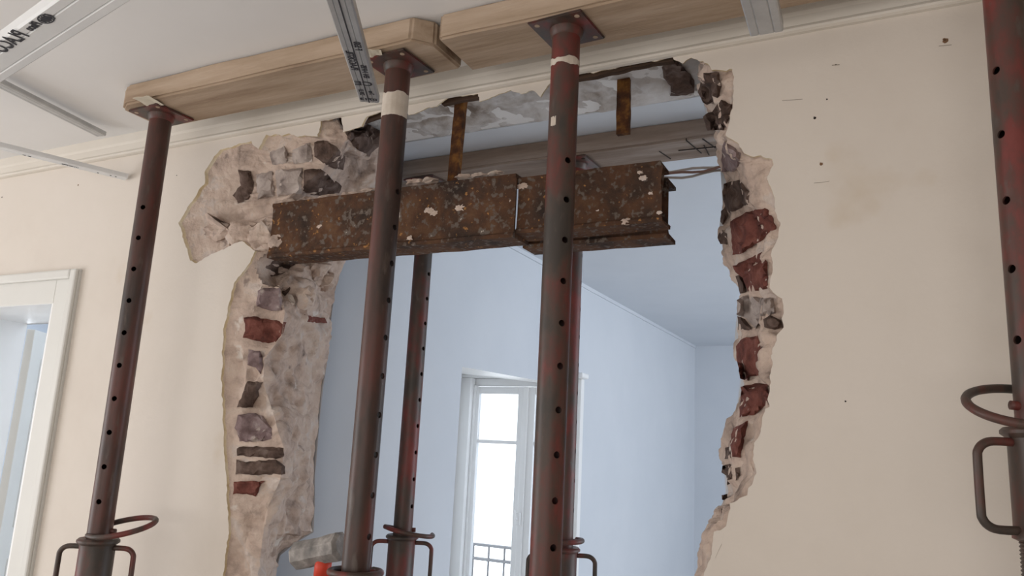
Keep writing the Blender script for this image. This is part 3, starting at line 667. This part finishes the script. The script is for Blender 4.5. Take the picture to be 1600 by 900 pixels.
def prop(x, y, zc, label, hole_z, spacing, hang, pin, steel='brown_steel', tape=None, plate_rot=-3, ztop=2.611, hyaw=0):
    root = empty('steel_prop', (x, y, 0)); tag(root, label, 'prop', None)
    r = .0375; me_m = M[steel]
    toc = Vector((-x, -y, 0)).normalized(); lat = Vector((-toc.y, toc.x, 0))
    d = toc*math.cos(hang)+lat*math.sin(hang)
    hs = []; z = hole_z
    while z > zc+.03: z -= spacing
    z += spacing
    while z < hole_z+spacing*.5 if hole_z > 0 else False: hs.append(z); z += spacing
    me = tube_with_holes(r, zc-.12, ztop-.012, hs, d); me.materials.clear(); me.materials.append(me_m)
    t = bpy.data.objects.new('inner_tube', me); link(t, root); autosmooth(t, 35)
    # top plate: square, with corner holes and weld collar
    bm = bmesh.new(); s = .078
    bmesh.ops.create_grid(bm, x_segments=1, y_segments=1, size=s)
    top_f = bm.faces[:]; ex = bmesh.ops.extrude_face_region(bm, geom=top_f); bmesh.ops.translate(bm, verts=[v for v in ex['geom'] if isinstance(v, bmesh.types.BMVert)], vec=(0, 0, .007))
    bmesh.ops.bevel(bm, geom=bm.edges[:], offset=.0025, segments=2, affect='EDGES')
    bmesh.ops.recalc_face_normals(bm, faces=bm.faces)
    lathe(bm, [(r, -.022), (r+.004, -.018), (r+.008, 0)], 32)
    bm.transform(Matrix.Translation((0, 0, ztop-.008)) @ Matrix.Rotation(math.radians(plate_rot), 4, 'Z')); pl = obj('top_plate', bm, M['red_steel'], root); autosmooth(pl, 35)
    for sx in (-1, 1):
        for sy in (-1, 1):
            bm = bmesh.new(); cyl(bm, .007, ztop-.0088, ztop-.0078, 14, sx*.058, sy*.058)
            bm.transform(Matrix.Rotation(math.radians(plate_rot), 4, 'Z')); obj('bolt_hole', bm, M['wood'] if y < 2 else M['hole'], pl)
    # collar nut with its two bar handles
    bm = bmesh.new(); lathe(bm, [(.040, zc-.005), (.058, zc), (.064, zc-.006), (.064, zc-.012), (.054, zc-.020), (.053, zc-.03), (.053, zc-.185), (.056, zc-.19), (.056, zc-.20), (.045, zc-.205)], 32)
    col = obj('collar_nut', bm, M['red_steel'], root); autosmooth(col, 35)
    for sgn in (-1, 1):
        h = math.radians(hyaw); u = Vector((math.cos(YAW+h), math.sin(YAW+h), 0))*sgn
        bm = bmesh.new(); e = .118; a0 = zc-.028; b0 = zc-.185
        pts = [u*.048+Vector((0, 0, a0)), u*(e-.03)+Vector((0, 0, a0)), u*(e-.012)+Vector((0, 0, a0-.006)), u*(e-.002)+Vector((0, 0, a0-.018)), u*e+Vector((0, 0, a0-.035)), u*e+Vector((0, 0, b0+.035)), u*(e-.002)+Vector((0, 0, b0+.018)), u*(e-.012)+Vector((0, 0, b0+.006)), u*(e-.03)+Vector((0, 0, b0)), u*.048+Vector((0, 0, b0))]
        rod(bm, smoothline(pts, 3), .0082, 10); obj('handle', bm, M['red_steel'], col, True)
    # outer tube with a thread below the nut, base plate on the floor
    bm = bmesh.new(); pf = [(.044, .008), (.044, zc-.42)]; z = zc-.42
    while z < zc-.2: pf += [(.046, z+.003), (.043, z+.006)]; z += .007
    lathe(bm, pf, 32); ot = obj('outer_tube', bm, M['red_steel'], root); autosmooth(ot, 30)
    obj('base_plate', box(-.075, .075, -.075, .075, 0, .008, .002), M['red_steel'], root)
    # bent pin through the tube
    pts = pin(zc); bm = bmesh.new(); rod(bm, smoothline(pts, 5), .0088, 10); obj('locking_pin', bm, M['red_steel'], root, True)
    if tape:
        for (za, zb, a0, a1) in tape:
            bm = bmesh.new(); n = 24; lo = []; hi = []
            for i in range(n+1):
                a = a0+(a1-a0)*i/n; base = math.atan2(toc.y, toc.x)+a; rr = r+.0008+.0006*math.sin(i*2)
                lo.append(bm.verts.new((rr*math.cos(base), rr*math.sin(base), za+.006*noise.noise(Vector((i*.4, za*9, 0))))))
                hi.append(bm.verts.new((rr*math.cos(base), rr*math.sin(base), zb+.008*noise.noise(Vector((i*.3, zb*9, 4))))))
            for i in range(n): bm.faces.new((lo[i], lo[i+1], hi[i+1], hi[i]))
            obj('masking_tape', bm, M['tape'], root, True)
    return root
def pin_shape(cx, a, b, tilt, start, end, dz=.03, yaw=0, roll=0):
    # through-rod then an elliptic hook round the tube; local x = across the view, y = away
    def f(zc):
        ux = Vector((math.cos(YAW+yaw), math.sin(YAW+yaw), 0)); uy = Vector((-math.sin(YAW+yaw), math.cos(YAW+yaw), 0))
        pts = []; n = 20
        for i in range(n+1):
            t = math.radians(start+(end-start)*i/n); X = cx+a*math.cos(t); Yv = b*math.sin(t)
            pts.append(ux*X+uy*Yv+Vector((0, 0, zc+dz+X*tilt+Yv*roll)))
        return [ux*.05*math.copysign(1, -pts[0].dot(ux))+Vector((0, 0, zc+dz)), ux*0+Vector((0, 0, zc+dz))] + pts
    return f
H = lambda x, y, yy: onY(x, y, yy).z
prop(-2.355, 1.77, 1.163, 'leftmost rusty red steel prop, in front of the plain plaster left of the opening', H(221,330,1.77), .1085, math.radians(-25), pin_shape(.07, .10, .065, .20, 200, 520, .022, 0, .32), 'brown_steel')
prop(-1.335, 1.77, 1.160, 'steel prop with a band of masking tape near its top plate', H(625,300,1.77), .105, math.radians(48), pin_shape(0, .066, .062, 0, 100, 400, .010, .3, 0), 'brown_steel',
     tape=[(H(620,186,1.77), H(622,150,1.77), -1.6, 1.3)])
prop(-.793, 1.77, 1.20-.02, 'steel prop standing before the middle of the opening, in front of the short girders', H(886,256,1.77), .1045, math.radians(27), pin_shape(.0, .07, .062, 0, 160, 460, .02, .0, 0), 'red_steel',
     tape=[(H(881,108,1.77), H(882,98,1.77), -1.5, 1.5), (H(864,206,1.77), H(864,192,1.77), -.95, -.5)])
prop(.195, 1.77, H(1582,668,1.77), 'red steel prop cut off by the right edge of the picture', H(1567,217,1.77)+.137, .137, math.radians(-38), pin_shape(-.025, .100, .07, .05, 30, 250, .04, 0, .55), 'red_steel')
prop(-1.833, 2.71, 1.158, 'slimmer-looking far prop seen through the opening, left one of the two in the other room', H(665,429,2.71), .104, math.radians(52), pin_shape(.025, .095, .068, -.16, 200, 380, .02, 0, .05), 'red_steel')
prop(-1.152, 2.71, 1.178, 'far prop in the other room, mostly hidden behind the middle near prop', H(893,400,2.71), .104, math.radians(-100), pin_shape(0, .07, .065, .05, 150, 400, .02, 0, 0), 'red_steel')

# paper shims between plates and plank
def shim(x, y, z, w_, d_, rot, label):
    bm = bmesh.new(); bmesh.ops.create_grid(bm, x_segments=6, y_segments=4, size=.5)
    for v in bm.verts: v.co = Vector((v.co.x*w_, v.co.y*d_, noise.noise(v.co*3)*.003-.003*abs(v.co.y)))
    r = bmesh.ops.extrude_face_region(bm, geom=bm.faces[:]); bmesh.ops.translate(bm, verts=[v for v in r['geom'] if isinstance(v, bmesh.types.BMVert)], vec=(0, 0, .0012))
    bmesh.ops.recalc_face_normals(bm, faces=bm.faces)
    o = obj('paper_patch', bm, M['paper']); o.location = (x, y, z); o.rotation_euler = (0, 0, rot); tag(o, label, 'paper')
q = onZ(232, 158, 2.607); shim(q.x, q.y, 2.607, .07, .07, .15, 'scrap of cream paper between the leftmost prop and its plank')
q = onZ(585, 88, 2.606); shim(q.x, q.y, 2.606, .05, .08, .5, 'cream paper scrap on the plank underside beside the hanging channel')

# ------------------------------------------------------------------ galvanised ceiling channels
FONTROT = {}
def channel(p0, p1, w_, h_, label, m='zinc', cap=True, rollv=0, marks=None, ribs=True):
    """open-topped channel from p0 to p1 (p0 = visible end), flat face down"""
    d = (p1-p0); L = d.length; d.normalize(); s = d.cross(Vector((0, 0, 1))).normalized(); up = s.cross(d).normalized()
    Rm = Matrix.Rotation(rollv, 3, d); s = Rm @ s; up = Rm @ up
    M4 = Matrix((( d.x, s.x, up.x, p0.x), (d.y, s.y, up.y, p0.y), (d.z, s.z, up.z, p0.z), (0, 0, 0, 1)))
    t = .0012; hw = w_/2
    o_ = [(-hw+.006, h_), (-hw, h_-.001), (-hw, .003), (-hw+.003, 0), (-hw*.52, 0), (-hw*.46, .002), (-hw*.40, 0), (hw*.40, 0), (hw*.46, .002), (hw*.52, 0), (hw-.003, 0), (hw, .003), (hw, h_-.001), (hw-.006, h_)]
    i_ = [(-hw+.006, h_-t), (-hw+t, h_-t-.001), (-hw+t, .004), (-hw+.004, t), (-hw*.52, t), (-hw*.46, .002+t), (-hw*.40, t), (hw*.40, t), (hw*.46, .002+t), (hw*.52, t), (hw-.004, t), (hw-t, .004), (hw-t, h_-t-.001), (hw-.006, h_-t)]
    pr = o_ + i_[::-1]; bm = bmesh.new(); rs = [[bm.verts.new((x, a, b)) for a, b in pr] for x in (0, L)]; n = len(pr)
    for k in range(n): bm.faces.new((rs[0][k], rs[1][k], rs[1][(k+1) % n], rs[0][(k+1) % n]))
    k = len(o_)
    for r in rs:
        for i in range(k-1): bm.faces.new((r[i], r[i+1], r[n-2-i], r[n-1-i]))
    bmesh.ops.recalc_face_normals(bm, faces=bm.faces)
    o = obj('metal_channel', bm, M[m]); o.matrix_world = M4; tag(o, label, 'channel')
    return o
def word(par, txt, x, y, size, rot, flip=False, name='printed_lettering', shear=0, sx=1):
    c = bpy.data.curves.new('t', 'FONT'); c.body = txt; c.size = size; c.align_x = 'CENTER'; c.align_y = 'CENTER'; c.extrude = .0002; c.shear = shear; c.offset = .0006
    t = bpy.data.objects.new('t', c); C.objects.link(t)
    dg = bpy.context.evaluated_depsgraph_get(); dg.update(); me = bpy.data.meshes.new_from_object(t.evaluated_get(dg)); bpy.data.objects.remove(t)
    me.materials.clear(); me.materials.append(M['ink'])
    o = bpy.data.objects.new(name, me); link(o, par)
    # face down: look up at the underside
    o.matrix_local = Matrix.Translation((x, y, -.0006)) @ Matrix.Rotation(rot, 4, 'Z') @ Matrix.Rotation(PI, 4, 'X') @ Matrix.Diagonal((sx, 1, 1, 1))
    return o
def line(par, x0, x1, y, wd, name='printed_line'):
    return obj(name, box(x0, x1, y-wd/2, y+wd/2, -.0012, .0008), M['ink'], par)
def oval(par, x, y, a, b):
    bm = bmesh.new(); n = 28
    for (k0, k1) in ((1.0, .82), (.62, .0)):
        ou = [bm.verts.new((x+a*k0*math.cos(2*PI*i/n), y+b*k0*math.sin(2*PI*i/n), -.0008)) for i in range(n)]
        if k1: 
            inn = [bm.verts.new((x+a*k1*math.cos(2*PI*i/n), y+b*k1*math.sin(2*PI*i/n), -.0008)) for i in range(n)]
            for i in range(n): bm.faces.new((ou[i], ou[(i+1) % n], inn[(i+1) % n], inn[i]))
        else: bm.faces.new(ou)
    for k in range(5): bxa(bm, x-a*.8+k*a*.35, x-a*.7+k*a*.35, y-b*.75, y+b*.75, -.0009, -.0004)
    return obj('printed_emblem', bm, M['ink'], par)
# 1 near channel with print, crossing the top-left corner
z = 2.08
a = onZ(-150, 200, z); b = onZ(230, -55, z)
ch = channel(b, a, .062, .02, 'wide pale galvanised channel with black print crossing the top-left corner', 'zinc_white')
MW = ch.matrix_world.inverted()
q = MW @ onZ(72, 29, z); oval(ch, q.x, q.y, .018, .010)
q = MW @ onZ(52, 40, z); word(ch, 'Placo', q.x, q.y-.000, .017, 0, shear=.3)
q = MW @ onZ(16, 62, z); word(ch, 'PLACO', q.x+.008, q.y+.002, .033, 0, sx=.95)
# 2, 3 the two channels pointing at the wall on the left
c2 = channel(onZ(158, 213, 2.645), onZ(-60, 104, 2.645), .047, .018, 'grey galvanised channel on the left, upper of the two pointing at the cornice', 'zinc')
e = onZ(197, 280, 2.49); c3 = channel(Vector((e.x, e.y, 2.49)), onZ(-80, 212, 2.49), .047, .018, 'grey galvanised channel on the left, lower of the two, with small printed marks', 'zinc_white')
L3 = c3.matrix_world.inverted()
for x, y in ((181,276),(173,274),(153,270)):
    q = L3 @ onZ(x, y, 2.49); bm = bmesh.new(); cyl(bm, .0035, -.0008, .0005, 10, q.x, q.y); obj('screw_hole', bm, M['hole'], c3)
q = L3 @ onZ(110, 259, 2.49); word(c3, '0333-CP-111', q.x, q.y, .011, PI)
q = L3 @ onZ(42, 243, 2.49); word(c3, '< <', q.x, q.y, .02, PI)
# 4 hanging channel with a ruled line in front of the left plank
p0 = onZ(577, 160, 2.35); p1 = onZ(511, -60, 2.28); c4 = channel(p0, p1, .050, .020, 'galvanised channel with ruled black line and CE mark, before the left near plank', 'zinc')
L4 = (p1-p0).length; line(c4, 0, L4, .0, .0026)
word(c4, 'CE', .135, .0, .036, PI/2, sx=1); word(c4, '13', .012+.012, .011, .022, PI/2); word(c4, '07', .012+.012, -.011, .022, PI/2)
word(c4, 'EN 14195', .215, -.011, .018, 0, sx=1.1); word(c4, 'PLACOSTIL', .275, .011, .022, 0); word(c4, 'F 530', .36, -.011, .020, 0); word(c4, 'DX 51', .075, .012, .016, 0); word(c4, '3 m', .075, -.012, .016, 0)
# 5 short end near the long plank
c5 = channel(onZ(1198, 53, 2.48), onZ(1170, -60, 2.48), .074, .028, 'grey galvanised channel end at the top right, below the long plank', 'zinc')

# ------------------------------------------------------------------ sledgehammer leaning at the left jamb
hm = empty('sledgehammer', (0, 0, 0)); tag(hm, 'sledgehammer with a dusty steel head and orange-red collar beside the left jamb', 'hammer')
hc = onY(499, 861, 1.90); hm.location = (hc.x-.02, hc.y+.02, 0)
hl = hc - hm.location
# head: chamfered octagonal block along the view's left-right
hb = bmesh.new(); n = 8; prof = [(-.088, .030), (-.078, .039), (-.05, .039), (-.02, .037), (.02, .037), (.05, .039), (.078, .039), (.088, .030)]; rr = []
for x, r in prof: rr.append([hb.verts.new((x, r*math.cos(2*PI*(i+.5)/n)*1.08, r*math.sin(2*PI*(i+.5)/n)*1.08)) for i in range(n)])
for a_, b_ in zip(rr, rr[1:]):
    for i in range(n): hb.faces.new((a_[i], a_[(i+1) % n], b_[(i+1) % n], b_[i]))
hb.faces.new(rr[0][::-1]); hb.faces.new(rr[-1])
for f in hb.faces:
    if all(v.co.x < -.077 for v in f.verts): f.material_index = 1
bmesh.ops.recalc_face_normals(hb, faces=hb.faces); bmesh.ops.subdivide_edges(hb, edges=hb.edges[:], cuts=3, use_grid_fill=True)
for v in hb.verts: v.co += Vector((0, 1, 1))*noise.noise(v.co*60)*.0015
RH = Matrix.Translation(hl) @ Matrix.Rotation(YAW+math.radians(-28), 4, 'Z') @ Matrix.Rotation(math.radians(-15), 4, 'Y')
hb.transform(RH); autosmooth(obj('hammer_head', hb, [M['hammer'], M['hammer_face']], hm), 35)
top_ = RH @ Vector((0.012, 0, -.03)); dn_ = Vector((.0, -.03, .005))
bm = bmesh.new(); rod(bm, [top_+Vector((0, 0, .05)), top_.lerp(dn_, .5), dn_], .016, 14); obj('shaft', bm, M['grip'], hm, True)
bm = bmesh.new(); rod(bm, [top_+Vector((0, 0, .01)), top_.lerp(dn_, .035)], .024, 16); obj('collar', bm, M['orange'], hm, True)
